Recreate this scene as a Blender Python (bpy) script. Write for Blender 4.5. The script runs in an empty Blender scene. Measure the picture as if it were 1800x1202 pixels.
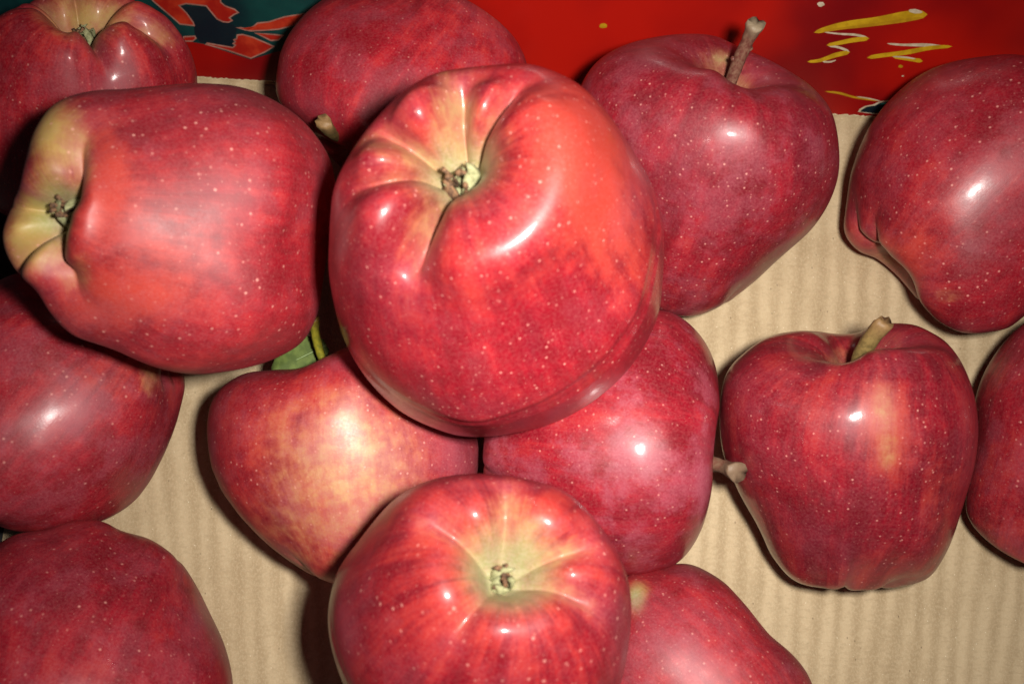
import bpy, math, random
import numpy as np
from mathutils import Vector, Matrix, noise as mnoise

# ------------------------------------------------------------------ camera, world, light, exposure
S = 0.01                       # all lengths below are centimetres
DIST, TILT, FPX = 35.5, math.radians(15.0), 1836.0
CX, CY = 900.0, 601.0
sc = bpy.context.scene
COL = sc.collection

def Nrm(v):
    v = np.asarray(v, float)
    return v / np.linalg.norm(v)

FWD = np.array([0.0, math.sin(TILT), -math.cos(TILT)])
RGT = np.array([1.0, 0.0, 0.0])
UPV = np.cross(RGT, FWD)
CAM = -FWD * DIST

cam_data = bpy.data.cameras.new('camera')
cam_data.sensor_width = 36.0
cam_data.lens = 36.0 * FPX / 1800.0
cam_data.clip_start = 0.005
cam_data.clip_end = 20.0
cam_data.dof.use_dof = True
cam_data.dof.focus_distance = 31.5 * S
cam_data.dof.aperture_fstop = 17.0
cam = bpy.data.objects.new('camera', cam_data)
COL.objects.link(cam)
cam.matrix_world = Matrix([[RGT[0], UPV[0], -FWD[0], CAM[0]*S],
                           [RGT[1], UPV[1], -FWD[1], CAM[1]*S],
                           [RGT[2], UPV[2], -FWD[2], CAM[2]*S],
                           [0, 0, 0, 1]])
sc.camera = cam

world = bpy.data.worlds.new('World')
sc.world = world
world.use_nodes = True
world.node_tree.nodes['Background'].inputs['Color'].default_value = (0.62, 0.66, 0.85, 1)
world.node_tree.nodes['Background'].inputs['Strength'].default_value = 0.02

FLASH = CAM + RGT*3.6 + UPV*1.3
ld = bpy.data.lights.new('camera_flash', 'AREA')
ld.shape = 'RECTANGLE'; ld.size = 2.0*S; ld.size_y = 2.0*S
ld.spread = math.radians(98)
ld.energy = 0.60
ld.color = (1.0, 0.955, 0.89)
flash = bpy.data.objects.new('camera_flash', ld)
COL.objects.link(flash)
fz = Nrm(FLASH - (np.array([1.0, -0.5, 2.0])))
fx = Nrm(np.cross([0, 1, 0], fz)); fy = np.cross(fz, fx)
flash.matrix_world = Matrix([[fx[i], fy[i], fz[i], FLASH[i]*S] for i in range(3)] + [[0, 0, 0, 1]])

sc.view_settings.view_transform = 'Standard'
sc.view_settings.look = 'None'
sc.view_settings.exposure = 0.0
sc.view_settings.gamma = 1.0

# ------------------------------------------------------------------ picture <-> place helpers
def ray(px, py):
    return Nrm(RGT*(px-CX)/FPX - UPV*(py-CY)/FPX + FWD)

def at_height(px, py, z):
    d = ray(px, py)
    return CAM + d*((z-CAM[2])/d[2])

def at_plane(px, py, p0, n):
    d = ray(px, py)
    return CAM + d*(np.dot(p0-CAM, n)/np.dot(d, n))

def to_px(P):
    q = np.atleast_2d(P) - CAM
    dep = q @ FWD
    return np.stack([CX + FPX*(q @ RGT)/dep, CY - FPX*(q @ UPV)/dep], 1), dep

# ------------------------------------------------------------------ object helpers
def mesh_obj(name, V, F, mat=None, parent=None, smooth=True, origin=(0, 0, 0)):
    V = (np.asarray(V, float) - np.asarray(origin, float))*S
    me = bpy.data.meshes.new(name)
    me.from_pydata([tuple(v) for v in V.tolist()], [], [tuple(f) for f in F])
    if smooth:
        me.polygons.foreach_set('use_smooth', [True]*len(me.polygons))
    me.update()
    if mat: me.materials.append(mat)
    o = bpy.data.objects.new(name, me)
    COL.objects.link(o)
    if parent is not None:
        o.parent = parent
        o.location = Vector(np.asarray(origin, float)*S) - parent_loc(parent)
    else:
        o.location = Vector(np.asarray(origin, float)*S)
    return o

def parent_loc(p):
    v = Vector((0, 0, 0))
    while p is not None:
        v += p.location
        p = p.parent
    return v

def empty(name, loc):
    o = bpy.data.objects.new(name, None)
    o.empty_display_size = 0.01
    o.location = Vector(np.asarray(loc, float)*S)
    COL.objects.link(o)
    return o

def tube(pts, rad, n=10, cap=True, wob=0.0, seed=0, flat=1.0):
    pts = np.asarray(pts, float); m = len(pts)
    rng = np.random.RandomState(seed)
    V, F = [], []
    T = np.gradient(pts, axis=0)
    ref = np.array([0.31, 0.77, 0.55])
    for i in range(m):
        t = Nrm(T[i]); a = Nrm(np.cross(t, ref)); b = np.cross(t, a)
        for k in range(n):
            th = 2*math.pi*k/n
            r = rad[i]*(1 + wob*(rng.rand()-.5)*2)
            V.append(pts[i] + a*math.cos(th)*r + b*math.sin(th)*r*flat)
    for i in range(m-1):
        for k in range(n):
            F.append((i*n+k, i*n+(k+1) % n, (i+1)*n+(k+1) % n, (i+1)*n+k))
    if cap:
        for i, e in ((0, 0), (m-1, m-1)):
            c = len(V); V.append(pts[e] + (0 if e == 0 else 1)*Nrm(T[e])*rad[e]*(-0.25))
            for k in range(n):
                F.append((i*n+k, i*n+(k+1) % n, c) if e else (i*n+(k+1) % n, i*n+k, c))
    return V, F

def spline(P, n):
    """Catmull-Rom through rows of P, n samples, open."""
    P = np.asarray(P, float)
    d = np.r_[0, np.cumsum(np.linalg.norm(np.diff(P[:, :2], axis=0), axis=1)**0.75)]
    Q = np.vstack([2*P[0]-P[1], P, 2*P[-1]-P[-2]])
    dd = np.r_[d[0]-(d[1]-d[0]), d, d[-1]+(d[-1]-d[-2])]
    out = []
    for t in np.linspace(0, d[-1], n):
        i = min(max(np.searchsorted(d, t, side='right')-1, 0), len(P)-2)
        t0, t1, t2, t3 = dd[i:i+4]; p0, p1, p2, p3 = Q[i:i+4]
        m1 = ((p1-p0)/(t1-t0) - (p2-p0)/(t2-t0) + (p2-p1)/(t2-t1))*(t2-t1)
        m2 = ((p2-p1)/(t2-t1) - (p3-p1)/(t3-t1) + (p3-p2)/(t3-t2))*(t2-t1)
        s = (t-t1)/(t2-t1)
        out.append((2*s**3-3*s**2+1)*p1 + (s**3-2*s**2+s)*m1 + (-2*s**3+3*s**2)*p2 + (s**3-s**2)*m2)
    return np.array(out)

# ------------------------------------------------------------------ node helpers
class NT:
    def __init__(s, name):
        s.m = bpy.data.materials.new(name); s.m.use_nodes = True
        s.t = s.m.node_tree; s.b = s.t.nodes['Principled BSDF']
    def n(s, typ, **kw):
        nd = s.t.nodes.new(typ)
        for k, v in kw.items(): setattr(nd, k, v)
        return nd
    def set(s, sock, v):
        if hasattr(v, 'bl_idname') or isinstance(v, bpy.types.NodeSocket): s.t.links.new(v, sock)
        else: sock.default_value = v
    def math(s, op, a, b=0.0, clamp=False):
        nd = s.n('ShaderNodeMath', operation=op, use_clamp=clamp)
        s.set(nd.inputs[0], a); s.set(nd.inputs[1], b); return nd.outputs[0]
    def mix(s, f, a, b, mode='MIX'):
        nd = s.n('ShaderNodeMix', data_type='RGBA', blend_type=mode)
        s.set(nd.inputs[0], f)
        s.set(nd.inputs[6], a if not isinstance(a, tuple) else (*a, 1))
        s.set(nd.inputs[7], b if not isinstance(b, tuple) else (*b, 1)); return nd.outputs[2]
    def rng(s, v, a, b, c=0.0, d=1.0, smooth=True):
        nd = s.n('ShaderNodeMapRange', interpolation_type='SMOOTHSTEP' if smooth else 'LINEAR')
        s.set(nd.inputs['Value'], v)
        for nm, x in (('From Min', a), ('From Max', b), ('To Min', c), ('To Max', d)): nd.inputs[nm].default_value = x
        return nd.outputs[0]
    def noise(s, vec, scale, detail=3, rough=.55, dist=0.0):
        nd = s.n('ShaderNodeTexNoise'); s.set(nd.inputs['Vector'], vec)
        nd.inputs['Scale'].default_value = scale; nd.inputs['Detail'].default_value = detail
        nd.inputs['Roughness'].default_value = rough; nd.inputs['Distortion'].default_value = dist
        return nd.outputs['Fac']
    def mapping(s, vec, scale=(1, 1, 1), loc=(0, 0, 0)):
        nd = s.n('ShaderNodeMapping'); s.set(nd.inputs['Vector'], vec)
        nd.inputs['Scale'].default_value = scale; nd.inputs['Location'].default_value = loc
        return nd.outputs[0]
    def attr(s, name, vec=False):
        nd = s.n('ShaderNodeAttribute', attribute_name=name)
        return nd.outputs['Vector'] if vec else nd.outputs['Fac']
    def obj(s): return s.n('ShaderNodeTexCoord').outputs['Object']
    def bump(s, h, strength, dist):
        nd = s.n('ShaderNodeBump'); nd.inputs['Strength'].default_value = strength
        nd.inputs['Distance'].default_value = dist; s.set(nd.inputs['Height'], h); return nd.outputs[0]
    def P(s, **kw):
        for k, v in kw.items():
            if isinstance(v, tuple) and len(v) == 3 and 'Radius' not in k: v = (*v, 1)
            s.set(s.b.inputs[k.replace('_', ' ')], v)

def skin_material(seed, rough=.42, tone=1.0, coat=.35, coat_rough=.1, orange=.3, yellow=0.0, dark=.3, bloom=.35, dot=1.0, streak=.5, shine=.36):
    t = NT('apple_skin'); r = random.Random(seed)
    off = (r.uniform(-9, 9), r.uniform(-9, 9), r.uniform(-9, 9))
    P = t.attr('skin', True); O = t.obj()
    Om = t.mapping(O, (1, 1, 1), off)
    s1 = t.noise(t.mapping(P, (5.5, 5.5, 1.1), off), 1.0, 4, .62)          # broad meridian stripes
    s2 = t.noise(t.mapping(P, (22, 22, 2.6), off), 1.0, 5, .7, .25)        # fine meridian stripes
    bl = t.noise(Om, 38.0, 3, .5)                                           # blush patches
    mo = t.noise(Om, 210.0, 4, .62)                                        # fine mottling
    gr = t.noise(Om, 1500.0, 2, .6)
    f = t.math('ADD', t.math('MULTIPLY', s1, .36*2*streak+.1), t.math('MULTIPLY', bl, .34))
    f = t.math('ADD', f, t.math('MULTIPLY', s2, .46*streak))
    f = t.math('ADD', f, t.math('MULTIPLY', mo, .34))
    mid = (.36*2*streak+.1 + .34 + .46*streak + .34)*.5
    fo = t.rng(f, mid-.13, mid+.15)
    deep = ((.225-.06*dark)*tone, .0025, .0095); red = (.40*tone, .0065, .0185); ora = (.53*tone, .048, .030)
    base = t.mix(fo, deep, red)
    fo2 = t.rng(t.math('ADD', t.math('ADD', f, orange*.30), t.math('MULTIPLY', t.attr('warm'), .30)), mid+.03, mid+.38)
    base = t.mix(t.math('MULTIPLY', fo2, .85), base, ora)
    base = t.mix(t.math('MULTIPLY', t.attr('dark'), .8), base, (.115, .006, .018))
    # ground colour showing through: yellow where painted or in creases
    fy = t.math('ADD', t.math('MULTIPLY', t.math('SUBTRACT', mo, .5), .9), t.math('MULTIPLY', t.math('SUBTRACT', t.noise(Om, 85.0, 4, .6), .5), .7))
    yv = t.math('ADD', t.attr('yellow'), t.math('ADD', fy, t.math('MULTIPLY', t.math('SUBTRACT', s2, .5), .7)))
    yv = t.math('ADD', yv, yellow-.5)
    ym = t.rng(yv, -.45, 1.0)
    ym = t.math('MULTIPLY', ym, t.rng(t.attr('yellow'), .0, .30, 1.0 if yellow > .3 else 0.0, 1.0))
    yc = t.mix(t.rng(mo, .35, .65), (.49*tone, .17, .085), (.49*tone, .295, .115))
    yc = t.mix(t.math('MULTIPLY', t.attr('olive'), .9), yc, (.47, .375, .075))
    base = t.mix(t.math('MULTIPLY', ym, .92), base, yc)
    # green fuzzy basin
    gn = t.math('MULTIPLY', t.attr('green'), t.rng(mo, .25, .6, .75, 1.0), True)
    base = t.mix(gn, base, t.mix(t.rng(gr, .35, .65), (.27, .315, .135), (.36, .395, .215)))
    # waxy purple veil; a patch also puts a highlight glow into the colour
    wb = t.noise(t.mapping(O, (1, 1, 1), (off[2], off[0], off[1])), 62.0, 5, .68)
    wm = t.math('MULTIPLY', t.rng(wb, .45, .60), bloom*.9)
    wm = t.math('MULTIPLY', wm, t.rng(gr, .2, .8, .6, 1.0))
    wm = t.math('ADD', wm, t.math('MULTIPLY', t.attr('bloom'), .55), True)
    base = t.mix(wm, base, (.32, .060, .090))
    # grain
    base = t.mix(t.rng(gr, .30, .75, 0.0, .07), base, (.70, .28, .26))
    # lenticels
    dots = None
    vs = r.uniform(.86, 1.18); patch = t.rng(t.noise(Om, 30.0, 2, .5), .38, .58, .62, 1.0)
    for sc_, rad, k in ((430.0*vs, .225, 1.0), (760.0*vs, .20, .50)):
        v = t.n('ShaderNodeTexVoronoi', feature='F1', distance='EUCLIDEAN')
        t.set(v.inputs['Vector'], Om); v.inputs['Scale'].default_value = sc_
        dd = t.math('MULTIPLY', t.rng(v.outputs['Distance'], 0.0, rad, 1.0, 0.0), k)
        sep = t.n('ShaderNodeSeparateColor'); t.set(sep.inputs[0], v.outputs['Color'])
        dd = t.math('MULTIPLY', dd, t.rng(sep.outputs[0], .1, .95, .10, 1.0))
        dots = dd if dots is None else t.math('MAXIMUM', dots, dd)
    dm = t.math('MULTIPLY', t.math('MULTIPLY', t.math('MULTIPLY', dots, patch), dot*1.1), t.math('SUBTRACT', 1.0, t.attr('green'), True), True)
    base = t.mix(t.math('MULTIPLY', dm, .56), base, (.86, .40, .33))
    t.P(Base_Color=base)
    t.P(Roughness=t.rng(t.math('ADD', t.math('MULTIPLY', wb, .7), t.math('MULTIPLY', gr, .3)), .3, .7, rough-.07, rough+.09))
    t.P(Specular_IOR_Level=shine)
    t.P(IOR=1.45)
    cw = t.math('MULTIPLY', t.rng(t.math('ADD', t.math('MULTIPLY', wb, .6), t.math('MULTIPLY', mo, .4)), .35, .62, 1.0, .45), coat)
    t.P(Coat_Weight=t.math('MULTIPLY', t.math('SUBTRACT', 1.0, t.attr('green'), True), cw), Coat_Roughness=coat_rough, Coat_IOR=1.5)
    t.P(Sheen_Weight=.0, Sheen_Roughness=.45, Sheen_Tint=(.80, .70, .86))
    h = t.math('ADD', t.math('MULTIPLY', gr, .35), t.math('MULTIPLY', mo, .65))
    h = t.math('ADD', h, t.math('MULTIPLY', s2, .5))
    b1 = t.bump(h, .22, .00025)
    t.P(Normal=b1, Coat_Normal=t.bump(t.math('ADD', h, t.math('MULTIPLY', dots, .4)), .10, .0002))
    return t.m

def flat_mat(name, c1, c2, scale, rough=.6, bump=.3, bd=.0003, coat=0.0, detail=4, stretch=(1, 1, 1), spec=.5, lo=.35, hi=.65):
    t = NT(name); O = t.mapping(t.obj(), stretch)
    n = t.noise(O, scale, detail, .6)
    t.P(Base_Color=t.mix(t.rng(n, lo, hi), c1, c2), Roughness=rough, Specular_IOR_Level=spec)
    if coat: t.P(Coat_Weight=coat, Coat_Roughness=.12)
    if bump: t.P(Normal=t.bump(n, bump, bd))
    return t.m

# ------------------------------------------------------------------ the box
def cardboard_material():
    t = NT('cardboard'); O = t.obj()
    sx = t.n('ShaderNodeSeparateXYZ'); t.set(sx.inputs[0], O)
    cloud = t.noise(O, 38.0, 4, .6)
    wig = t.noise(t.mapping(O, (1, .25, 1)), 60.0, 2, .5)
    xe = t.math('DIVIDE', sx.outputs[0], t.math('ADD', t.math('MULTIPLY', sx.outputs[1], 1.36), 1.0))
    ph = t.math('ADD', t.math('MULTIPLY', xe, 2*math.pi/.0072), t.math('MULTIPLY', wig, 5.0))
    band = t.math('ADD', t.math('MULTIPLY', t.math('SINE', ph), .5), .5)
    band2 = t.noise(t.mapping(O, (1, .05, 1), (3, 1, 0)), 160.0, 3, .55)
    fib = t.noise(t.mapping(O, (1.0, .7, 1)), 1500.0, 4, .75)
    fib2 = t.noise(t.mapping(O, (.45, 1.0, 1), (1, 4, 2)), 900.0, 4, .75)
    f = t.math('ADD', t.math('MULTIPLY', band, t.rng(cloud, .3, .7, .10, .22)), t.math('ADD', t.math('MULTIPLY', band2, .30), t.math('MULTIPLY', cloud, .30)))
    c = t.mix(t.rng(f, .20, .58), (.385, .275, .152), (.555, .422, .255))
    c = t.mix(t.rng(fib, .44, .62, .0, .38), c, (.62, .49, .31))
    c = t.mix(t.rng(fib2, .50, .64, .0, .28), c, (.32, .23, .13))
    # dark specks and short fibres
    fl = t.n('ShaderNodeTexVoronoi', feature='F1'); t.set(fl.inputs['Vector'], t.mapping(O, (1, .55, 1)))
    fl.inputs['Scale'].default_value = 480.0
    sep = t.n('ShaderNodeSeparateColor'); t.set(sep.inputs[0], fl.outputs['Color'])
    sp = t.math('MULTIPLY', t.rng(fl.outputs['Distance'], .05, .13, 1, 0), t.rng(sep.outputs[0], .66, .80))
    c = t.mix(t.math('MULTIPLY', sp, .65), c, (.11, .07, .035))
    f2 = t.n('ShaderNodeTexVoronoi', feature='F1'); t.set(f2.inputs['Vector'], O); f2.inputs['Scale'].default_value = 560.0
    s2 = t.n('ShaderNodeSeparateColor'); t.set(s2.inputs[0], f2.outputs['Color'])
    gl = t.math('MULTIPLY', t.rng(f2.outputs['Distance'], .04, .12, 1, 0), t.rng(s2.outputs[1], .62, .76))
    c = t.mix(t.math('MULTIPLY', gl, .8), c, (.90, .80, .58))
    t.P(Base_Color=c, Roughness=.72, Specular_IOR_Level=.35)
    h = t.math('ADD', t.math('MULTIPLY', fib, .8), t.math('MULTIPLY', fib2, .6))
    t.P(Normal=t.bump(h, .45, .0003))
    return t.m

M_CARD = cardboard_material()
M_CARD_EDGE = flat_mat('torn_paper', (.50, .42, .25), (.68, .60, .40), 900.0, .85, .5, .0003)

box = empty('cardboard_box', (0, 0, 0))
box['label'] = 'brown cardboard fruit box with red and teal printed back wall, holding all the apples'
box['category'] = 'box'

# fold between the bottom and the back wall
FA = at_height(345, 141, 0.0); FB = at_height(1565, 212, 0.0)
fold_dir = Nrm(FB-FA)
fold_in = np.array([fold_dir[1], -fold_dir[0], 0.0])           # towards the box's inside
LA = at_height(6, 930, 0.0)                                     # a point on the left fold
# bottom sheet with real flute relief
u_rng = np.arange(-17.0, 36.0, .085)
v_rng = np.linspace(0, 44, 45)
corner = FA + fold_dir*np.dot(LA-FA, fold_dir)
corner = np.array([corner[0], corner[1], 0.0])
W = 42.0; D = 38.0
us = np.arange(0, W+.01, .08); vs = np.linspace(0, D, 60)
V = []
for v in vs:
    for u in us:
        p = corner + fold_dir*u + fold_in*v
        ph = p[0]/(1+.0136*p[1])*2*math.pi/.72
        V.append((p[0], p[1], .009*math.sin(ph) + .012*mnoise.noise(Vector((p[0]*.35, p[1]*.35, 0))) - .015))
nu = len(us); F = [(j*nu+i, j*nu+i+1, (j+1)*nu+i+1, (j+1)*nu+i) for j in range(len(vs)-1) for i in range(nu-1)]
F = [f[::-1] for f in F]
mesh_obj('bottom_panel', V, F, M_CARD, box)

def slab(name, p, ex, ey, en, w, h, th, mat, parent):
    """box-shaped board: corner p, width along ex, height along ey, thickness away from en"""
    V = [p, p+ex*w, p+ex*w+ey*h, p+ey*h]; V += [q-en*th for q in V]
    F = [(0, 1, 2, 3), (7, 6, 5, 4), (0, 4, 5, 1), (1, 5, 6, 2), (2, 6, 7, 3), (3, 7, 4, 0)]
    return mesh_obj(name, V, F, mat, parent, smooth=False)

LEAN = math.radians(28)
wall_up = Nrm(-fold_in*math.sin(LEAN) + np.array([0, 0, 1.0])*math.cos(LEAN))
wall_n = np.cross(fold_dir, wall_up)
if np.dot(wall_n, fold_in) < 0: wall_n = -wall_n
back_wall = slab('back_wall', corner - wall_up*.3, fold_dir, wall_up, wall_n, W, 15, .45, M_CARD, box)
left_lean = math.radians(37)
left_up = Nrm(-fold_dir*math.sin(left_lean) + np.array([0, 0, 1.0])*math.cos(left_lean))
left_n = Nrm(np.cross(left_up, fold_in))
if np.dot(left_n, fold_dir) < 0: left_n = -left_n
slab('side_wall', corner - left_up*.3, fold_in, left_up, left_n, D, 13, .45, flat_mat('dark_board', (.012, .016, .018), (.02, .022, .026), 60, .5, .1, .0002), box)  # near-black left wall, far darker than the plain cardboard

def print_red():
    t = NT('red_print'); O = t.obj()
    n = t.noise(O, 14.0, 3, .5); m = t.noise(O, 900.0, 2, .5); g = t.noise(O, 130.0, 3, .5)
    c = t.mix(t.rng(n, .36, .62), (.16, .0015, .003), (.38, .006, .002))
    t.P(Base_Color=c, Roughness=.34, Specular_IOR_Level=.45, Coat_Weight=.25, Coat_Roughness=.15)
    t.P(Normal=t.bump(g, .05, .0003)); return t.m
M_RED = print_red()
M_TEAL = flat_mat('teal_print', (.0015, .015, .019), (.004, .045, .040), 40, .4, .1, .0002, coat=.2)
M_NAVY = flat_mat('navy_print', (.003, .008, .014), (.005, .014, .018), 50, .4, .1, .0002, coat=.2)
M_SHRED = flat_mat('orange_red_print', (.30, .008, .004), (.48, .040, .012), 90, .4, .1, .0002, coat=.2)
M_PINK = flat_mat('pink_outline_print', (.26, .10, .075), (.36, .16, .12), 300, .45, .1, .0002, coat=.15)
M_YEL = flat_mat('mustard_print', (.38, .21, .004), (.52, .31, .008), 260, .4, .1, .0002, coat=.2)
M_YEL2 = flat_mat('dark_mustard_print', (.33, .17, .004), (.42, .23, .006), 260, .4, .1, .0002, coat=.2)
M_PALE = flat_mat('pale_print', (.42, .34, .22), (.55, .46, .34), 500, .4, .1, .0002, coat=.15)
M_TINT = flat_mat('bright_teal_print', (.02, .30, .30), (.05, .42, .40), 400, .4, .1, .0002)

def wall_pt(px, py, lift): return at_plane(px, py, corner + wall_n*lift, wall_n)

# red liner with a ragged lower edge
rr = random.Random(5)
lower = []
L = W; n = 520
for i in range(n+1):
    u = L*i/n
    h = .16 + .05*mnoise.noise(Vector((u*1.3, 0, 3))) + .045*mnoise.noise(Vector((u*7, 0, 9))) + rr.uniform(-.018, .018)
    lower.append((u, h))
V = []; F = []
for u, h in lower:
    for hh in (h, 14.9): V.append(corner + fold_dir*u + wall_up*hh + wall_n*.035)
    V.append(corner + fold_dir*u + wall_up*(h+.0) + wall_n*.004)
for i in range(n):
    a = i*3; b = a+3
    F += [(a, b, b+1, a+1), (a+2, b+2, b, a)]
liner = mesh_obj('printed_liner', V, F, M_RED, back_wall, smooth=False)
V = []; F = []
for u, h in lower:
    hh = h - .03 - .05*abs(mnoise.noise(Vector((u*5, 4, 0))))
    V.append(corner + fold_dir*u + wall_up*hh + wall_n*.022); V.append(corner + fold_dir*u + wall_up*(h+.05) + wall_n*.030)
for i in range(n): F.append((2*i, 2*i+2, 2*i+3, 2*i+1))
mesh_obj('torn_edge', V, F, M_CARD_EDGE, back_wall, smooth=False)

def decal(name, pts, lift, mat):
    """flat printed patch on the wall"""
    from mathutils.geometry import tessellate_polygon
    V = [wall_pt(x, y, lift) for x, y in pts]
    tri = tessellate_polygon([[Vector(v) for v in V]])
    mesh_obj(name, V, [tuple(t) for t in tri], mat, back_wall, smooth=False)

def inset(pts, d):
    """shrink a pixel polygon by d (normals averaged per corner)"""
    P = np.array(pts, float); n = len(P)
    A = sum(P[i][0]*P[(i+1) % n][1]-P[(i+1) % n][0]*P[i][1] for i in range(n))
    sgn = 1 if A > 0 else -1
    out = []
    for i in range(n):
        e1 = P[i]-P[i-1]; e2 = P[(i+1) % n]-P[i]
        n1 = np.array([-e1[1], e1[0]])/max(np.hypot(*e1), 1e-6)*sgn; n2 = np.array([-e2[1], e2[0]])/max(np.hypot(*e2), 1e-6)*sgn
        m = n1+n2; k = max(np.dot(m, m), .7)
        out.append(tuple(P[i] + m*2*d/k))
    return out

def ribbon(pts, w, n=20):
    P = spline(np.array(pts, float), n) if len(pts) > 2 else np.linspace(pts[0], pts[-1], n)
    T = np.gradient(P, axis=0); up, dn = [], []
    for i, (p, q) in enumerate(zip(P, T)):
        s = i/(len(P)-1); q = q/np.hypot(*q); nn = np.array([-q[1], q[0]])
        ww = np.interp(s, np.linspace(0, 1, len(w)), w)/2
        ww *= min(1, math.sqrt(max(0, 1-(1-min(s, 1-s)*9)**2)) if min(s, 1-s)*9 < 1 else 1) + .04
        up.append(tuple(p+nn*ww)); dn.append(tuple(p-nn*ww))
    return up + dn[::-1]

decal('printed_teal_area', [(-260, -420), (760, -420), (640, -140), (575, -20), (556, 18), (530, 60), (492, 90), (440, 105), (358, 78), (330, 73), (200, 66), (-260, 50)], .045, M_TEAL)
decal('printed_navy_patch', [(318, 11), (362, 13), (385, 36), (408, 43), (418, 50), (412, 66), (409, 83), (352, 76), (342, 60), (341, 46)], .052, M_NAVY)
shapes = [
    [(150, -150), (225, -60), (268, 3), (300, 30), (316, 44), (343, 47), (341, 40), (329, 23), (317, 11), (327, 8), (362, 12), (370, 22), (381, 35), (392, 40), (402, 41), (410, 37), (405, 32), (412, 27), (421, 23), (413, 16), (396, 10), (389, 4), (388, -10), (400, -60), (380, -150)],
    [(414, 49), (424, 48), (436, 51), (446, 45), (452, 40), (472, 38), (500, 29), (545, 22), (534, 36), (514, 47), (490, 53), (466, 55), (441, 56), (430, 54)],
    [(416, 61), (427, 60), (445, 65), (466, 74), (484, 82), (466, 93), (441, 104), (400, 90), (360, 79), (364, 75), (380, 78), (409, 83), (412, 80), (408, 77), (412, 74), (409, 70), (415, 68)],
    [(446, 58), (470, 59), (500, 62), (490, 72), (476, 73), (462, 66)],
    [(322, 64), (343, 63), (346, 68), (339, 74), (320, 74)],
]
for s in shapes:
    decal('printed_jagged_outline', s, .060, M_PINK)
    decal('printed_jagged_shape', inset(s, 2.4), .067, M_SHRED)
decal('printed_brush_stroke', ribbon([(1630, 26), (1600, 27), (1540, 37), (1480, 45), (1448, 53), (1431, 58)], [16, 15, 13, 12, 10, 7], 26), .050, M_YEL)
decal('printed_stroke_shade', ribbon([(1624, 31), (1580, 38), (1520, 46), (1470, 52), (1445, 57)], [5, 6, 5, 4, 3], 20), .055, M_YEL2)
decal('printed_stroke_shine', ribbon([(1597, 19), (1606, 20), (1622, 22)], [4, 8, 3], 10), .056, M_PALE)
decal('printed_brush_stroke', ribbon([(1448, 57), (1475, 60), (1505, 62), (1526, 67)], [2, 3, 4, 4], 14), .050, M_PALE)
decal('printed_brush_stroke', ribbon([(1528, 68), (1500, 71), (1470, 77), (1453, 80)], [7, 8, 7, 5], 14), .055, M_YEL)
decal('printed_brush_stroke', ribbon([(1456, 81), (1475, 84), (1493, 91)], [3, 4, 4], 12), .050, M_PALE)
decal('printed_brush_stroke', ribbon([(1494, 92), (1470, 97), (1440, 107), (1419, 109)], [7, 8, 6, 4], 14), .055, M_YEL)
decal('printed_brush_stroke', ribbon([(1446, 109), (1460, 109), (1470, 106)], [3, 3, 2], 10), .056, M_PALE)
decal('printed_brush_stroke', ribbon([(1559, 77), (1580, 79), (1630, 80), (1660, 83)], [3, 4, 6, 5], 14), .050, M_PALE)
decal('printed_brush_stroke', ribbon([(1674, 82), (1640, 84), (1590, 93), (1550, 98), (1524, 102)], [5, 7, 8, 7, 7], 20), .055, M_YEL)
decal('printed_brush_stroke', ribbon([(1570, 101), (1595, 104), (1622, 108)], [4, 6, 7], 12), .050, M_YEL)
decal('printed_stroke_shine', ribbon([(1568, 100), (1590, 101), (1610, 104)], [2, 3, 2], 10), .056, M_PALE)
decal('printed_thin_line', ribbon([(1450, 161), (1475, 164), (1500, 171), (1545, 178)], [2.5, 4, 3, 2], 14), .050, M_YEL2)
decal('printed_thin_line', ribbon([(1505, 170), (1525, 173), (1548, 178)], [1.5, 2, 1.5], 10), .052, M_PALE)
decal('printed_teal_patch', [(1508, 197), (1511, 192), (1520, 187), (1535, 184), (1545, 179), (1570, 175), (1640, 160), (1760, 150), (1760, 230), (1640, 225), (1580, 205), (1545, 202)], .050, M_PALE)
decal('printed_teal_patch', [(1512, 197), (1515, 193), (1524, 188), (1538, 186), (1548, 181), (1572, 178), (1642, 163), (1756, 153), (1756, 227), (1640, 222), (1580, 203), (1545, 200)], .056, M_NAVY)
decal('printed_teal_glint', ribbon([(1548, 184), (1555, 182), (1563, 183)], [1.5, 3, 1.5], 8), .060, M_TINT)
for (x, y, r, m) in ((1443, 8, 5.5, M_PALE), (1060, 46, 6, M_YEL2), (1583, 117, 3.5, M_YEL2), (1587, 134, 1.8, M_PALE)):
    decal('printed_spot', [(x+r*1.3*math.cos(a)*rr.uniform(.8, 1.1), y+r*.8*math.sin(a)*rr.uniform(.8, 1.1)) for a in np.linspace(0, 2*math.pi, 12, endpoint=False)], .05, m)

# ------------------------------------------------------------------ apples
#            rho    z     lobe-z lobe-r
PROFILE = [(.000, .46, .0, .0), (.045, .475, .0, .0), (.12, .57, .05, .0), (.22, .72, .15, .0), (.36, .84, .3, .1), (.54, .875, .3, .2),
           (.74, .79, .1, .2), (.90, .58, .0, .2), (.985, .28, .0, .2), (1.0, -.04, .0, .25), (.965, -.38, .02, .38),
           (.885, -.70, .10, .6), (.785, -.93, .34, .85), (.67, -1.08, .70, 1.0), (.54, -1.15, 1.0, 1.0), (.41, -1.155, 1.05, .95),
           (.30, -1.09, 1.0, .85), (.215, -.99, .80, .7), (.15, -.895, .45, .4), (.095, -.83, .15, .15), (.045, -.80, .03, .0), (.0, -.795, .0, .0)]
NU, NP = 150, 224

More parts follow.
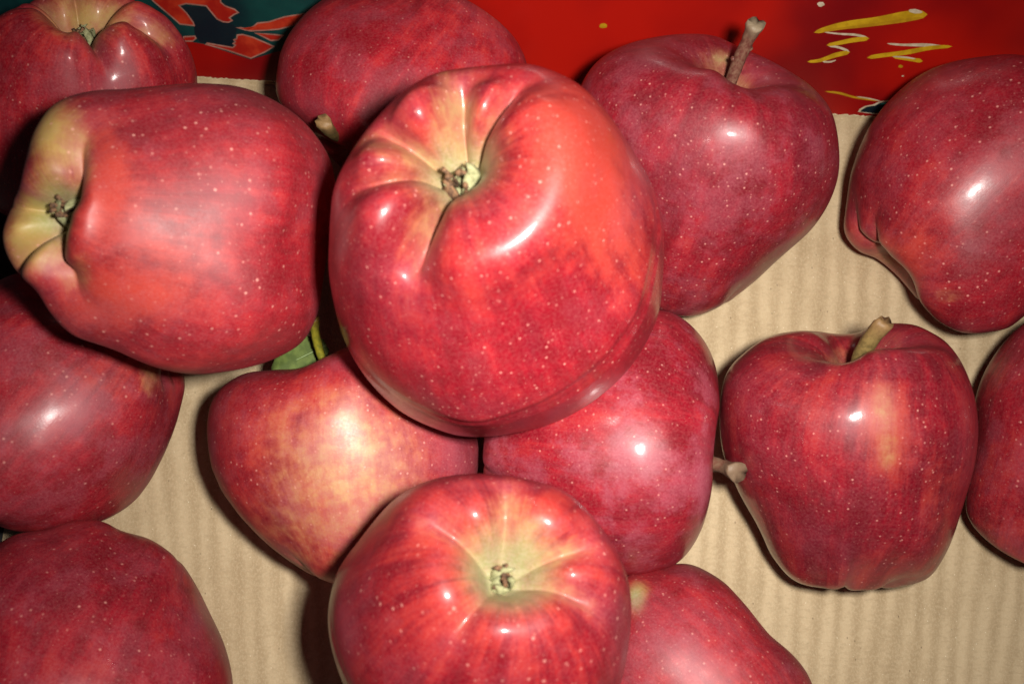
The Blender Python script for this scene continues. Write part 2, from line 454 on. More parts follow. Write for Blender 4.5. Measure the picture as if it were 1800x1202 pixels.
def apple_mesh(a):
    prof = spline(PROFILE, NU)
    rho, zz, Lz, Lr = [q.copy() for q in prof.T]
    rho = np.maximum(rho, 0)
    rho = rho.copy(); zz = zz.copy()
    rim = a.get('basin', 1.0)
    cal = zz < -.3
    phi = np.linspace(0, 2*math.pi, NP, endpoint=False)
    axis = Nrm(a['axis'][0]*RGT + a['axis'][1]*UPV - a['axis'][2]*FWD)      # stem direction
    ex = RGT - axis*np.dot(RGT, axis)
    if np.linalg.norm(ex) < .35: ex = UPV - axis*np.dot(UPV, axis)
    ex = Nrm(ex); ey = np.cross(axis, ex)
    cr = []
    if a.get('cr'):
        for (deg, dep, wid) in a['cr']:
            d = RGT*math.cos(math.radians(deg)) + UPV*math.sin(math.radians(deg))
            cr.append((math.atan2(np.dot(d, ey), np.dot(d, ex)) % (2*math.pi), dep, wid))
    else:
        r = random.Random(a['seed'])
        cr = [((k*2*math.pi/5 + r.uniform(-.2, .2) + r.random()) % (2*math.pi), r.uniform(.5, 1.0), r.uniform(.8, 1.3)) for k in range(5)]
    cr.sort()
    n = len(cr)
    # bulge: 0 in a crease, 1 on a lobe
    t_soft = np.ones(NP); t_sharp = np.ones(NP); crease = np.zeros(NP)
    for k in range(n):
        f0, d0, w0 = cr[k]
        dd = np.abs((phi-f0+math.pi) % (2*math.pi)-math.pi)
        t_soft -= d0*np.exp(-(dd/(.46*w0))**2)
        t_sharp -= d0*np.exp(-(dd/(.18*w0))**1.25)
        crease = np.maximum(crease, min(1, d0)*np.exp(-(dd/(.23*w0))**1.6))
    amp = a.get('lobe', 1.0)
    r = random.Random(a['seed']*7+1)
    h = sum(r.uniform(-.5, .5)*np.cos(k*phi + r.uniform(0, 6.28)) for k in (1, 2, 3))
    V = np.zeros((NU, NP, 3)); ln = a.get('len', 1.0); cone = a.get('cone', .06)
    seed = a['seed']*3.17
    irim = int(np.argmin(zz)); short = a.get('short')
    if short:
        for i in range(irim):
            if zz[i] < -.2:
                q_ = math.exp(-((rho[i]-rho[irim])/short)**2)
                Lz[i] *= q_; Lr[i] = Lr[i]*(.35+.65*q_)
    for i in range(NU):
        sharp = min(1, max(0, (Lz[i]-.25)*1.6))*a.get('sharp', 1.0)
        tt = t_soft*(1-sharp*.65) + t_sharp*sharp*.65
        rr_ = rho[i]*(1 + .115*amp*Lr[i]*(tt-.62) + .02*h*(.4+Lr[i]))
        rr_ = rr_*(1 + cone*zz[i])
        if a.get('rimw') and zz[i] < -.3:
            k_, dg_ = a['rimw']; dv = RGT*math.cos(math.radians(dg_)) + UPV*math.sin(math.radians(dg_))
            f0_ = math.atan2(np.dot(dv, ey), np.dot(dv, ex))
            rr_ = rr_*(1 + k_*np.maximum(0, np.cos(phi-f0_))**1.2*math.exp(-((rho[i]-.5)/.27)**2))
        z = zz[i] - .245*amp*Lz[i]*(tt-.62) - .03*h*Lz[i]
        # deepen or open the basin
        if zz[i] < -.5: z = z + (rim-1)*.30*math.exp(-(rho[i]/.30)**2)
        if zz[i] > .4: z = z - (a.get('cav', 1.0)-1)*.3*math.exp(-(rho[i]/.32)**2)
        V[i, :, 0] = rr_*np.cos(phi); V[i, :, 1] = rr_*np.sin(phi); V[i, :, 2] = (z+.14)*ln
    P = V.reshape(-1, 3)
    for i in range(len(P)):
        q = Vector(P[i]*1.25) + Vector((seed, seed*.7, -seed))
        q2 = Vector(P[i]*4.2) + Vector((seed, seed*.7, -seed))
        P[i] *= 1 + .030*mnoise.noise(q) + .0045*mnoise.noise(q2)
    Wd = P[:, :1]*ex + P[:, 1:2]*ey + P[:, 2:]*axis
    sk = a.get('skew')
    if sk:
        sv = RGT*sk[0] + UPV*sk[1]; sv = sv - axis*np.dot(sv, axis)
        q = np.clip((-.05-P[:, 2]/ln)/.95, 0, 1); q = q*q*(3-2*q)
        Wd = Wd + q[:, None]*sv
    attrs = {}
    uu = np.repeat(np.linspace(0, 1, NU), NP); ph = np.tile(phi, NU)
    attrs['skin'] = np.stack([np.cos(ph), np.sin(ph), uu*3.0], 1)
    Lzz = np.repeat(Lz, NP); rhoo = np.repeat(rho, NP); zzz = np.repeat(zz, NP); crr = np.tile(crease, NU)
    low = (zzz < -.3)
    g = low*np.exp(-(rhoo/(.155*a.get('gbasin', 1.0)))**3)
    g = np.maximum(g, low*crr*np.exp(-(rhoo/.30)**2)*.7)
    g = np.maximum(g, (zzz > .3)*np.exp(-(rhoo/.13)**2)*.8)
    attrs['green'] = g*a.get('green', 1.0)
    y = low*(crr*np.exp(-((rhoo-.25)/.36)**2)*1.0 + np.exp(-(rhoo/.32)**2)*.50)
    y = np.maximum(y, (zzz > .3)*np.exp(-(rhoo/.26)**2)*.9)
    attrs['yellow'] = y*a.get('ycal', 1.0)
    attrs['warm'] = low*np.exp(-((rhoo-.45)/.38)**2)*a.get('wcal', .35)
    attrs['olive'] = np.zeros(len(P)); attrs['dark'] = np.zeros(len(P)); attrs['bloom'] = low*crr*np.exp(-((rhoo-.5)/.3)**2)*.55
    F = []
    idx = np.arange(NU*NP).reshape(NU, NP)
    for i in range(NU-1):
        A = idx[i]; B = idx[i+1]; An = np.roll(A, -1); Bn = np.roll(B, -1)
        F.append(np.stack([A, B, Bn, An], 1))
    return Wd, np.vstack(F), attrs, axis

def polar(outline, c):
    P = np.array(outline, float)
    Q = []
    for i in range(len(P)):
        p0, p1, p2, p3 = P[i-1], P[i], P[(i+1) % len(P)], P[(i+2) % len(P)]
        for s in np.linspace(0, 1, 12, endpoint=False):
            Q.append(.5*((2*p1)+(-p0+p2)*s+(2*p0-5*p1+4*p2-p3)*s*s+(-p0+3*p1-3*p2+p3)*s**3))
    Q = np.array(Q)-c
    al = np.arctan2(Q[:, 1], Q[:, 0]); ro = np.hypot(Q[:, 0], Q[:, 1])
    o = np.argsort(al)
    g = np.linspace(-math.pi, math.pi, 361)
    return g, np.interp(g, np.r_[al[o]-2*math.pi, al[o], al[o]+2*math.pi], np.r_[ro[o]]*1.0 if False else np.r_[ro[o], ro[o], ro[o]])

def fit(W0, a):
    c = np.array(a['c'], float)
    g, target = polar(a['outline'], c)
    ctr = at_height(c[0], c[1], a['z'])
    dep0 = np.dot(ctr-CAM, FWD)
    meanR = np.mean(target)/FPX*dep0
    W_ = W0*meanR*a.get('scale', 1.0)/.97
    W_ = W_ + ctr
    for it in range(3):
        p, dep = to_px(W_)
        off = p-c; al = np.arctan2(off[:, 1], off[:, 0]); ro = np.hypot(off[:, 0], off[:, 1])
        b = np.round((al+math.pi)/(2*math.pi)*180).astype(int) % 180
        mx = np.zeros(180); np.maximum.at(mx, b, ro)
        mx[mx == 0] = np.mean(mx)
        mx = (np.roll(mx, 1)+mx*2+np.roll(mx, -1))/4
        ga = np.linspace(-math.pi, math.pi, 181)[:-1]
        tg = np.interp(ga, g, target)
        ra = tg/mx
        if it == 0:
            m = np.mean(ra)
            W_ = ctr + (W_-ctr)*m
            continue
        k = np.array([1, 2, 3, 2, 1])/9.0 if it < 2 else np.array([0, 1, 3, 1, 0])/5.0
        ra = sum(kk*np.roll(ra, s) for kk, s in zip(k, (-2, -1, 0, 1, 2)))
        rv = np.interp(al, np.r_[ga, math.pi], np.r_[ra, ra[0]])
        mv = np.interp(al, np.r_[ga, math.pi], np.r_[mx, mx[0]])
        s = np.clip(ro/mv/.75, 0, 1); s = s*s*(3-2*s)
        f = 1 + (rv-1)*s
        newp = c + off*f[:, None]
        W_ = CAM + dep[:, None]*(FWD + RGT*((newp[:, 0]-CX)/FPX)[:, None] - UPV*((newp[:, 1]-CY)/FPX)[:, None])
    return W_, ctr, meanR

M_SEPAL = flat_mat('dried_sepal', (.20, .20, .09), (.34, .33, .17), 900.0, .85, .6, .0003)
M_SEPAL_TIP = flat_mat('brown_filament', (.06, .028, .014), (.22, .11, .05), 1200.0, .8, .5, .0002)

def add_calyx(parent, pos, out, R, seed, scale=1.0):
    r = random.Random(seed)
    ex = Nrm(np.cross(out, [.3, .5, .8])); ey = np.cross(out, ex)
    # button: woody centre
    n = 12
    V, F = tube([pos-out*.05, pos+out*.03*R, pos+out*.05*R], [.06*R*scale, .05*R*scale, .025*R*scale], n, True, .12, seed)
    cal = mesh_obj('calyx', V, F, M_SEPAL, parent, origin=pos)
    for k in range(5):
        th = 2*math.pi*k/5 + r.uniform(-.3, .3)
        d = ex*math.cos(th)+ey*math.sin(th); s = -ex*math.sin(th)+ey*math.cos(th)
        L_ = R*r.uniform(.13, .20)*scale; w = R*.045*scale
        curl = r.uniform(.7, 1.4); tw = r.uniform(-.7, .7)
        V = []; m = 7
        for i in range(m):
            q = i/(m-1)
            c = pos + d*(R*.065*scale*(1-.9*q*curl) + .10*R*math.sin(q*2.6*curl)*.25) + out*(L_*q*(1-.25*q)) + s*tw*.12*R*q*q
            ww = w*(1-q)**.6*(1+.2*r.uniform(-1, 1))+.006
            t_ = tw*q*1.4
            sv = s*math.cos(t_)+d*math.sin(t_)
            nn = Nrm(np.cross(sv, out))
            for e in (-1, 0, 1): V.append(c + sv*ww*e + nn*(.022*R*(1-abs(e))))
            for e in (1, 0, -1): V.append(c + sv*ww*e*.9 + nn*(.022*R*(1-abs(e))-.014*R))
        F = []
        for i in range(m-1):
            for j in range(6):
                F.append((i*6+j, i*6+(j+1) % 6, (i+1)*6+(j+1) % 6, (i+1)*6+j))
        F.append(tuple(range(6))[::-1]); F.append(tuple((m-1)*6+j for j in range(6)))
        mesh_obj('sepal', V, F, M_SEPAL if r.random() < .85 else M_SEPAL_TIP, cal, origin=pos)
    V, F = [], []
    for k in range(7):
        th = r.uniform(0, 6.28); d = ex*math.cos(th)+ey*math.sin(th)
        L_ = R*r.uniform(.08, .17)*scale
        pts = [pos + d*.02*R, pos + d*.05*R + out*L_*.6, pos + d*r.uniform(-.03, .10)*R + out*L_]
        v, f = tube(pts, [.010*R, .009*R, .014*R], 5, True, .2, seed+k)
        F += [tuple(i+len(V) for i in ff) for ff in f]; V += v
    fo = mesh_obj('dried_filaments', V, F, M_SEPAL_TIP, cal, origin=pos)
    fo['kind'] = 'stuff'

def stem_material(kind):
    t = NT('stem_'+kind)
    O = t.obj(); n = t.noise(t.mapping(O, (1, 1, .5)), 700.0, 4, .65); m = t.noise(O, 260.0, 3, .5)
    cols = {'brown': ((.12, .03, .022), (.22, .11, .07), (.28, .22, .14)),
            'pale': ((.17, .07, .045), (.21, .12, .075), (.19, .13, .08)),
            'olive': ((.13, .09, .03), (.24, .165, .055), (.24, .13, .055)),
            'green': ((.17, .17, .015), (.30, .26, .02), (.24, .13, .03))}[kind]
    c = t.mix(t.rng(n, .35, .65), cols[0], cols[1])
    c = t.mix(t.math('MAXIMUM', t.attr('tip'), t.rng(m, .55, .75, 0, .4)), c, cols[2])
    t.P(Base_Color=c, Roughness=.55, Specular_IOR_Level=.4, Normal=t.bump(n, .5, .0003))
    return t.m

def add_stem(parent, pos, axis, st, seed):
    """st: tip=(px,py), height above the base along the view line, r, kind, bend"""
    tip0, dep = to_px(pos)
    d = ray(*st['tip'])
    dz = (dep[0]-st['near'])
    tip = CAM + d*(dz/np.dot(d, FWD))
    L_ = np.linalg.norm(tip-pos)
    mid = pos + axis*L_*.45 + (tip-pos)*.12
    if 'mid' in st:
        dm = ray(*st['mid']); mid = CAM + dm*((dep[0]-st['near']*.5)/np.dot(dm, FWD))
    pts = []
    m = 22
    for i in range(m):
        s = i/(m-1)
        pts.append((1-s)**2*(pos-axis*.15) + 2*s*(1-s)*mid + s*s*tip)
    rad = []
    rr2 = np.random.RandomState(seed)
    for i in range(m):
        s = i/(m-1)
        f = 1.0 + .12*math.exp(-(s/.15)**2) + st.get('flare', .8)*max(0, (s-.72)/.28)**1.6 + .10*math.sin(s*9+seed)*s
        if i == m-1: f *= .86
        rad.append(st['r']*f)
    V, F = tube(pts, rad, 14, True, .07, seed, flat=.86)
    V = np.array(V)
    # knobs and ragged end
    for i in range(m-4, m):
        for k in range(14):
            j = i*14+k; cpt = np.array(pts[i])
            V[j] = cpt + (V[j]-cpt)*(1+.10*math.sin(k*1.35+seed)+.05*math.sin(k*3.1)) + (tip-pos)/L_*.05*math.sin(k*2.1+seed)*(i == m-1)
    o = mesh_obj('stem', V, F, stem_material(st['kind']), parent, origin=pos)
    at = o.data.attributes.new('tip', 'FLOAT', 'POINT')
    vals = [max(0, ((min(i//14, m-1)/(m-1))-.80)/.2)*.8 for i in range(len(V))]
    at.data.foreach_set('value', vals)
    if 'node' in st:
        # small bud scar knob on the side
        q = np.array(pts[int(m*.66)]); s = Nrm(np.cross(axis, FWD))*st['r']
        for sg in (-1, 1):
            v, f = tube([q+s*sg*.5, q+s*sg*1.0+axis*.03, q+s*sg*1.35+axis*.06], [st['r']*.45, st['r']*.5, st['r']*.2], 7, True, .15, seed)
            mesh_obj('bud_scar', v, f, o.data.materials[0], o, origin=pos)
            q = np.array(pts[int(m*.52)])
    return o

def build_apple(a):
    W0, F, at, axis = apple_mesh(a)
    W_, ctr, R = fit(W0, a)
    if a.get('floor'):
        for _ in range(4):                         # settle on the bottom of the box
            zmin = W_[:, 2].min()
            if abs(zmin-.03) < .02: break
            a['z'] -= (zmin-.03)*.9
            W_, ctr, R = fit(W0, a)
    base = np.array([ctr[0], ctr[1], W_[:, 2].min()])
    root = empty('apple', base)
    root['label'] = a['label']; root['category'] = 'apple'; root['group'] = 'red apples lying in the cardboard box'
    # colour patches on the skin; bottom_right also gets a painted highlight glow
    p, dep = to_px(W_)
    front = ((W_-ctr) @ (-Nrm(ctr-CAM))) > -.15*R
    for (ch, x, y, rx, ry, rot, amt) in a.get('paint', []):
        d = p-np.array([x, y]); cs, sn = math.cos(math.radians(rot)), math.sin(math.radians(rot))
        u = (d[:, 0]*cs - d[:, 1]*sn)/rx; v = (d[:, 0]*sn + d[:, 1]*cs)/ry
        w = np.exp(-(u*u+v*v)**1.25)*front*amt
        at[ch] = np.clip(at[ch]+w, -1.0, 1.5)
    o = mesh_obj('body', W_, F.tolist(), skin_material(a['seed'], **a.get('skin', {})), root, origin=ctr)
    me = o.data
    for k, v in at.items():
        if k == 'skin':
            A = me.attributes.new(k, 'FLOAT_VECTOR', 'POINT'); A.data.foreach_set('vector', np.ascontiguousarray(v).ravel())
        else:
            A = me.attributes.new(k, 'FLOAT', 'POINT'); A.data.foreach_set('value', np.ascontiguousarray(v, dtype=float))
    top = W_[:NP].mean(0); bot = W_[-NP:].mean(0)
    if a.get('calyx'): add_calyx(root, bot, -axis, R, a['seed'], a['calyx']*1.3)
    if a.get('stem'): add_stem(root, top, axis, a['stem'], a['seed'])
    a['root'] = root; a['W'] = W_; a['top'] = top; a['bot'] = bot; a['R'] = R
    return root

APPLES = [
 dict(id='top_left', seed=11, c=(150, 185), z=4.3, floor=True, axis=(-.22, -.62, -.62), calyx=1.1, lobe=1.15, basin=1.1,
   outline=[(347, 140), (346, 190), (335, 250), (300, 320), (230, 375), (140, 395), (40, 390), (-30, 350), (-70, 270), (-80, 170), (-55, 90), (-10, 35), (40, 8), (90, -8), (150, -22), (200, -18), (240, 0), (275, 18), (300, 38), (325, 72), (340, 105)],
   cr=[(100, .55, .8), (50, 1.0, .8), (-8, .9, .7), (-75, .9, .75), (150, .9, .9), (190, .5, .6)],
   skin=dict(coat=.18, coat_rough=.14, orange=.15, rough=.5, dot=.9, bloom=.25),
   paint=[('yellow', 150, 25, 75, 40, 0, 1.0), ('olive', 150, 30, 70, 30, 0, .5), ('yellow', 280, 60, 35, 22, -20, .8), ('olive', 280, 65, 25, 15, -20, .5)],
   label='apple in the far left corner, its lobed yellow flower end facing up beside teal print'),
 dict(id='left', seed=23, c=(305, 400), z=8.9, axis=(.34, .02, -.94), calyx=1.15, lobe=1.0, len=1.1, basin=.80, cone=.0, skew=(-.50, .06), gbasin=1.7, sharp=.55,
   outline=[(33, 330), (44, 280), (60, 230), (88, 190), (125, 168), (170, 158), (230, 155), (290, 150), (350, 146), (420, 152), (480, 175), (530, 210), (570, 260), (588, 310), (588, 370), (578, 430), (568, 500), (560, 548), (532, 600), (482, 632), (420, 650), (340, 658), (270, 645), (200, 615), (130, 590), (92, 555), (62, 512), (30, 480), (10, 445), (5, 408), (16, 370)],
   cr=[(52, .85, 1.1), (172, .65, .9), (228, .85, .85), (290, .85, .9)],
   skin=dict(coat=.0, rough=.56, orange=.10, dot=1.3, bloom=.22, shine=.9, streak=.3),
   paint=[('yellow', 95, 235, 50, 65, 10, 1.3), ('yellow', 48, 420, 50, 60, -20, 1.3), ('yellow', 80, 340, 45, 50, 0, .4), ('olive', 70, 330, 70, 190, 0, 1.0), ('yellow', 150, 270, 18, 60, 15, .45), ('yellow', 140, 480, 22, 40, -20, .5), ('warm', 185, 300, 45, 90, 0, .9), ('olive', 110, 360, 40, 40, 0, .6), ('bloom', 55, 335, 50, 9, -30, .5), ('warm', 200, 540, 130, 50, 15, .7), ('warm', 260, 440, 120, 120, 0, .5),
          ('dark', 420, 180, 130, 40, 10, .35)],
   label='large apple lying sideways on the upper layer, yellow-green flower end pointing left'),
 dict(id='top_mid', seed=37, c=(692, 168), z=4.0, floor=True, axis=(-.55, -.80, .15), lobe=.7, cav=1.1,
   outline=[(486, 165), (486, 130), (494, 90), (515, 50), (550, 12), (600, -15), (680, -28), (760, -22), (830, 5), (890, 50), (922, 100), (930, 170), (900, 250), (830, 320), (740, 350), (660, 340), (600, 295), (540, 230), (500, 195)],
   skin=dict(coat=.1, orange=.15, rough=.5, dot=.8, bloom=.35, streak=.5),
   stem=dict(tip=(569, 213), mid=(588, 262), near=3.7, r=.20, kind='olive', flare=.25),
   paint=[('bloom', 540, 190, 60, 40, -30, .5)],
   label='half hidden apple against the red wall behind the tallest apple, short cut stem pointing down-left'),
 dict(id='centre', seed=41, c=(868, 440), z=9.6, axis=(.12, -.20, -.97), skew=(-.12, .27), rimw=(.38, -66), gbasin=1.35, calyx=1.0, lobe=1.35, basin=1.0, sharp=.75, short=.22,
   outline=[(578, 430), (585, 340), (610, 280), (652, 218), (710, 160), (770, 128), (850, 116), (920, 112), (970, 124), (1020, 150), (1062, 190), (1110, 260), (1148, 330), (1166, 400), (1166, 480), (1155, 560), (1112, 640), (1050, 700), (980, 740), (900, 762), (830, 768), (770, 755), (700, 720), (640, 660), (602, 590), (580, 500)],
   cr=[(88, 1.05, 1.0), (152, .80, .85), (198, .5, .5), (256, .95, .6), (46, .75, .75)],
   skin=dict(coat=.50, coat_rough=.14, tone=.90, rough=.40, shine=.42, orange=.08, dot=1.5, bloom=.14, streak=.42),
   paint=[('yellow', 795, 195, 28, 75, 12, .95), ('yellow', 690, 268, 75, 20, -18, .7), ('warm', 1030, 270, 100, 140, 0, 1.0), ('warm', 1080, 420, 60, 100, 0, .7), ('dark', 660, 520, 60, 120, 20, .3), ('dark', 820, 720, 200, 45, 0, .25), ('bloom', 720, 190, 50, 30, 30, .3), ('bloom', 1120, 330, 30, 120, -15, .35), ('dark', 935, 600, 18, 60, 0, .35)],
   label='biggest shiny apple on top of the pile, flower end up, with curved bright highlight'),
 dict(id='upper_right', seed=53, c=(1240, 300), z=3.9, floor=True, axis=(.14, .78, .50), lobe=.8, cav=1.0, cone=.12, len=1.0,
   outline=[(1026, 140), (1060, 100), (1110, 75), (1180, 61), (1250, 62), (1300, 82), (1370, 115), (1430, 155), (1465, 205), (1476, 280), (1465, 340), (1430, 400), (1370, 455), (1310, 510), (1250, 548), (1200, 556), (1150, 540), (1100, 480), (1045, 390), (1010, 290), (1008, 200)],
   skin=dict(coat=.35, shine=.65, tone=.78, orange=.02, rough=.44, dot=1.2, bloom=.45, streak=.35, dark=.6),
   stem=dict(tip=(1330, 42), near=2.2, r=.18, kind='brown', flare=.75, node=True),
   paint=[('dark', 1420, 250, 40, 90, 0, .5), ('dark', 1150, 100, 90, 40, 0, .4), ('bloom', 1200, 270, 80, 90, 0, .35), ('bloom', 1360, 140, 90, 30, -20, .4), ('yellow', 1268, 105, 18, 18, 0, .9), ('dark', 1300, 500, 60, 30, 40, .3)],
   label='dark red apple with a long woody stem standing up before the red printed wall'),
 dict(id='right', seed=61, c=(1712, 335), z=4.2, floor=True, axis=(.62, .66, .12), calyx=.9, lobe=.75, len=1.05,
   outline=[(1489, 345), (1500, 290), (1530, 220), (1580, 160), (1640, 120), (1720, 100), (1800, 97), (1880, 125), (1935, 190), (1950, 280), (1935, 380), (1890, 470), (1830, 530), (1790, 565), (1760, 580), (1700, 586), (1660, 572), (1632, 550), (1600, 512), (1572, 480), (1540, 456), (1508, 442), (1484, 405)],
   cr=[(215, .8, .7), (262, 1.0, .7), (150, .9, .8), (320, .9, .8), (30, .9, .8)],
   skin=dict(coat=.22, coat_rough=.16, shine=.6, tone=.85, orange=.10, streak=.3, rough=.42, dot=1.2, bloom=.25, dark=.4),
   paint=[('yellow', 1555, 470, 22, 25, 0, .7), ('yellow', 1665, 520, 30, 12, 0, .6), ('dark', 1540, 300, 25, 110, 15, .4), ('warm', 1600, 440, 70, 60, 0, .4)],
   label='apple at the right below the yellow brush strokes, ribbed flower end pointing down-left'),
 dict(id='mid_right', seed=71, c=(1490, 800), z=3.9, floor=True, axis=(.02, .90, .26), lobe=1.0, cav=1.15, cone=.10, len=1.0,
   outline=[(1264, 725), (1275, 660), (1310, 618), (1360, 588), (1420, 580), (1470, 586), (1505, 584), (1540, 570), (1580, 567), (1622, 576), (1672, 610), (1706, 670), (1720, 740), (1715, 810), (1696, 880), (1672, 955), (1640, 1008), (1600, 1028), (1540, 1036), (1470, 1036), (1400, 1022), (1358, 980), (1330, 922), (1296, 860), (1270, 795)],
   skin=dict(coat=.60, coat_rough=.13, tone=.76, orange=.10, rough=.44, dot=1.15, bloom=.18, streak=.5, dark=.6),
   stem=dict(tip=(1558, 565), mid=(1492, 628), near=2.1, r=.22, kind='olive', flare=.35),
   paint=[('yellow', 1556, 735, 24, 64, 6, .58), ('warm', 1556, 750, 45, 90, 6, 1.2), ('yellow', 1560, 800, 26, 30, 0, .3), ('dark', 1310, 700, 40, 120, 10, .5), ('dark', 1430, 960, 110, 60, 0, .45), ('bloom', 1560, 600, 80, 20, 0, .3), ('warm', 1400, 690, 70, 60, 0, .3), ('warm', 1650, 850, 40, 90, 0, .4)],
   label='dark red apple with an oval yellow patch on its side and a thick short stem'),
 dict(id='right_edge', seed=83, c=(1895, 785), z=4.0, floor=True, axis=(.3, .8, .2), lobe=.8,
   outline=[(1700, 905), (1699, 850), (1712, 770), (1714, 700), (1740, 635), (1785, 580), (1840, 548), (1920, 540), (2010, 570), (2080, 650), (2100, 760), (2080, 880), (2010, 970), (1920, 1010), (1850, 1005), (1790, 985), (1735, 950)],
   skin=dict(coat=.2, tone=.8, orange=.1, rough=.5, dot=1.2, bloom=.35, dark=.5),
   label='apple cut off by the right picture edge, beside the one with the yellow patch'),
 dict(id='mid', seed=97, c=(1052, 790), z=3.8, floor=True, axis=(.93, -.06, .12), lobe=.3, cone=.05, cav=.9,
   outline=[(1158, 545), (1200, 560), (1238, 598), (1260, 648), (1266, 710), (1259, 760), (1254, 805), (1251, 865), (1232, 935), (1192, 988), (1135, 1010), (1090, 1012), (1010, 1000), (930, 960), (880, 910), (853, 850), (850, 780), (865, 700), (910, 620), (980, 565), (1070, 540)],
   skin=dict(coat=.50, coat_rough=.13, tone=.80, orange=.0, rough=.40, dot=.9, bloom=.75, streak=.5, dark=.5),
   stem=dict(tip=(1298, 830), near=1.45, r=.22, kind='pale', flare=.85),
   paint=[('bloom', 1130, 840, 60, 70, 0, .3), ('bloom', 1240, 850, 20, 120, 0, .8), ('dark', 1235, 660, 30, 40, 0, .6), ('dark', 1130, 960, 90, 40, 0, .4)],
   label='mottled crimson apple under the top one, its pale stem sticking out to the right'),
 dict(id='lower_left_mid', seed=103, c=(605, 810), z=3.8, floor=True, axis=(-.10, .95, -.12), lobe=.3, cav=.8, cone=.08,
   outline=[(364, 765), (369, 715), (390, 680), (430, 655), (480, 648), (530, 645), (575, 625), (620, 606), (680, 604), (750, 640), (808, 700), (838, 765), (839, 830), (815, 900), (760, 975), (700, 1020), (650, 1036), (600, 1030), (540, 1006), (470, 956), (410, 892), (375, 830)],
   skin=dict(coat=.0, orange=.18, yellow=.28, rough=.50, dot=1.0, bloom=.40, streak=.20, shine=.9),
   stem=dict(tip=(553, 558), mid=(548, 600), near=1.4, r=.14, kind='green', flare=.25),
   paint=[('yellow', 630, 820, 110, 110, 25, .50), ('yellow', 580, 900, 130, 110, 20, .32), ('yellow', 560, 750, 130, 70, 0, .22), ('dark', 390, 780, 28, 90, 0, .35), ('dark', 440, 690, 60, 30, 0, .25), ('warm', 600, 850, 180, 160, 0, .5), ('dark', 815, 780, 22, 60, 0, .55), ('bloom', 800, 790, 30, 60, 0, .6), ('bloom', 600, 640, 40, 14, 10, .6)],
   label='yellow-flushed apple under the pile with a green bent stem and a leaf'),
 dict(id='bottom_mid', seed=113, c=(843, 1090), z=8.3, axis=(-.14, -.44, -.89), skew=(.08, .14), rimw=(-.12, -80), wcal=.45, ycal=1.1, gbasin=1.8, calyx=.75, lobe=.75, basin=.85, sharp=.6, short=.20,
   outline=[(577, 1105), (590, 1012), (632, 948), (690, 880), (752, 845), (830, 832), (920, 840), (1000, 868), (1060, 930), (1095, 990), (1109, 1050), (1107, 1120), (1090, 1205), (1050, 1280), (970, 1340), (870, 1365), (770, 1352), (680, 1305), (610, 1215)],
   cr=[(150, .75, .8), (232, .60, .7), (-28, .8, .7), (18, .8, .7), (88, .75, .8)],
   skin=dict(coat=.36, coat_rough=.17, tone=.86, orange=.06, rough=.46, dot=1.0, bloom=.20, streak=.5),
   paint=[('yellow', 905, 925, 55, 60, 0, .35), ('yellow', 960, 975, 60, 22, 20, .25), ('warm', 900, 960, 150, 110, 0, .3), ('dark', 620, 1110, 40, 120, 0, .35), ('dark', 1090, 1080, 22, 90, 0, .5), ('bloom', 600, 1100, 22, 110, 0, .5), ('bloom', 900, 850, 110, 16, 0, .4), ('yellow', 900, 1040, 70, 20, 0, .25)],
   label='glossy upper-layer apple at the bottom middle, pale star-shaped flower end facing up'),
 dict(id='left_low', seed=127, c=(95, 715), z=4.1, floor=True, axis=(-.55, -.68, .2), lobe=1.25, len=1.0,
   outline=[(324, 660), (322, 700), (300, 772), (262, 848), (222, 892), (160, 922), (72, 938), (0, 925), (-70, 885), (-120, 810), (-135, 710), (-115, 610), (-60, 530), (0, 492), (45, 480), (110, 500), (180, 540), (250, 575), (305, 610)],
   cr=[(62, 1.0, .7), (20, .9, .8), (-50, .7, .9), (120, .9, .8), (180, .8, .8)],
   skin=dict(coat=.22, coat_rough=.2, tone=.9, orange=.10, rough=.50, dot=.8, bloom=.40, streak=.45, shine=.6),
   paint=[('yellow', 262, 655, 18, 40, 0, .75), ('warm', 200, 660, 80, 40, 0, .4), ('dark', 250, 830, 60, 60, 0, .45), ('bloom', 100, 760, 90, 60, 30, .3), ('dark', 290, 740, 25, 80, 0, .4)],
   label='apple at the left edge, partly under the sideways apple with the yellow flower end'),
 dict(id='bottom_left', seed=131, c=(150, 1180), z=4.1, floor=True, axis=(-.25, -.70, .66), lobe=.35, len=1.0,
   outline=[(-60, 1000), (-10, 960), (30, 938), (80, 930), (130, 914), (180, 916), (214, 932), (265, 948), (310, 980), (342, 1022), (370, 1078), (396, 1135), (410, 1202), (405, 1290), (360, 1380), (270, 1430), (150, 1445), (20, 1420), (-70, 1340), (-110, 1220), (-100, 1100)],
   skin=dict(coat=.12, coat_rough=.2, shine=.6, tone=.8, orange=.05, rough=.44, dot=.9, bloom=.30, streak=.4, dark=.5),
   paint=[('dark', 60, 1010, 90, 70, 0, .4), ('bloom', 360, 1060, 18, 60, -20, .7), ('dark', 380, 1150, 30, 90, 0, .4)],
   label='apple in the bottom left corner of the picture, lumpy shoulder pointing up'),
 dict(id='bottom_right', seed=139, c=(1190, 1165), z=4.0, floor=True, axis=(-.60, .55, -.58), lobe=.3, len=1.05, cone=.0, cav=.2,
   outline=[(1048, 1055), (1085, 1025), (1110, 1008), (1150, 997), (1195, 990), (1228, 996), (1272, 1022), (1310, 1062), (1350, 1110), (1398, 1152), (1430, 1202), (1440, 1270), (1390, 1340), (1300, 1380), (1190, 1385), (1090, 1350), (1010, 1280), (985, 1190), (1005, 1110)],
   skin=dict(coat=.0, rough=.54, orange=.08, dot=1.1, bloom=.40, streak=.4, shine=1.0),
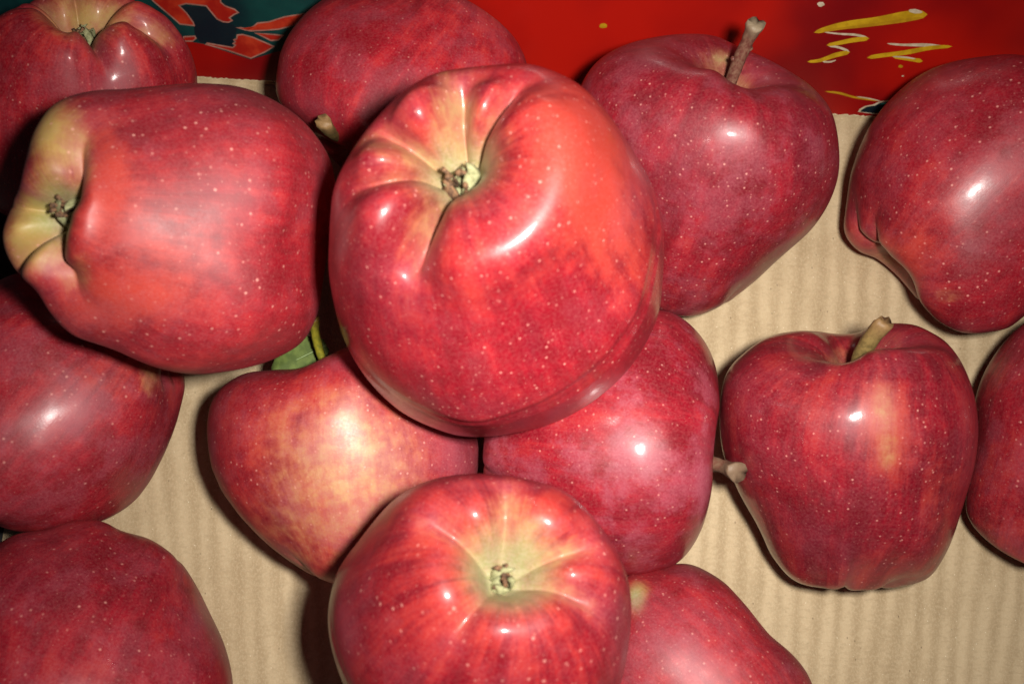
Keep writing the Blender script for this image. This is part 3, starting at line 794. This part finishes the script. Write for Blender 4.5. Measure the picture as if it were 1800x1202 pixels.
   paint=[('yellow', 1126, 1040, 24, 20, 30, .5), ('olive', 1122, 1048, 24, 26, 0, 1.2), ('green', 1118, 1052, 16, 24, 0, .6), ('yellow', 1120, 1050, 18, 26, 0, .6), ('green', 1118, 1052, 12, 14, 0, .3), ('dark', 1380, 1160, 60, 26, -40, .5), ('dark', 1230, 1010, 70, 22, 0, .4), ('bloom', 1190, 1140, 60, 50, 0, .4)],  # last patch paints the pale highlight glow into the skin colour
   label='apple right of the glossy bottom one, tapering shoulder with a green-tinged edge'),
]
for a in APPLES: build_apple(a)
BYID = {a['id']: a for a in APPLES}

# leaf on the stem of the yellow-flushed apple
la = BYID['lower_left_mid']
_, dl = to_px(la['top'])
def leaf_pt(px, py, near):
    d = ray(px, py); return CAM + d*((dl[0]-near)/np.dot(d, FWD))
A0 = leaf_pt(574, 606, .0); A1 = leaf_pt(475, 655, .3)
ax_ = A1-A0; side = Nrm(np.cross(ax_, FWD)); upn = Nrm(np.cross(side, ax_))
V = []; m = 26; k = 9
for i in range(m):
    s = i/(m-1); w = .62*math.sin(math.pi*min(1, s*.93+.07))**.8
    for j in range(k):
        e = (j/(k-1)-.5)*2
        V.append(A0 + ax_*s + side*w*e*(1+.04*math.sin(s*70)) + upn*(.16*abs(e)**1.2 + .05*math.sin(s*5+e*2) - .02*math.cos(abs(e)*14-s*30)*(abs(e) > .1)))
n0 = len(V)
V += [v - upn*.02 for v in V]
F = []
for i in range(m-1):
    for j in range(k-1):
        q = (i*k+j, i*k+j+1, (i+1)*k+j+1, (i+1)*k+j); F += [q, tuple(x+n0 for x in q[::-1])]
for i in range(m-1):
    F += [(i*k, (i+1)*k, (i+1)*k+n0, i*k+n0), (i*k+k-1, i*k+k-1+n0, (i+1)*k+k-1+n0, (i+1)*k+k-1)]
leaf = mesh_obj('leaf', V, F, flat_mat('leaf_green', (.055, .085, .012), (.10, .14, .024), 260, .8, .4, .0003), la['root'], origin=A0)
V, F = tube([A0 + ax_*s + upn*.02 for s in np.linspace(0, .97, 12)], [.035*(1-.7*s) for s in np.linspace(0, 1, 12)], 6)
mesh_obj('midrib', V, F, flat_mat('leaf_midrib', (.14, .20, .06), (.18, .25, .09), 300, .5, 0), leaf, origin=A0)
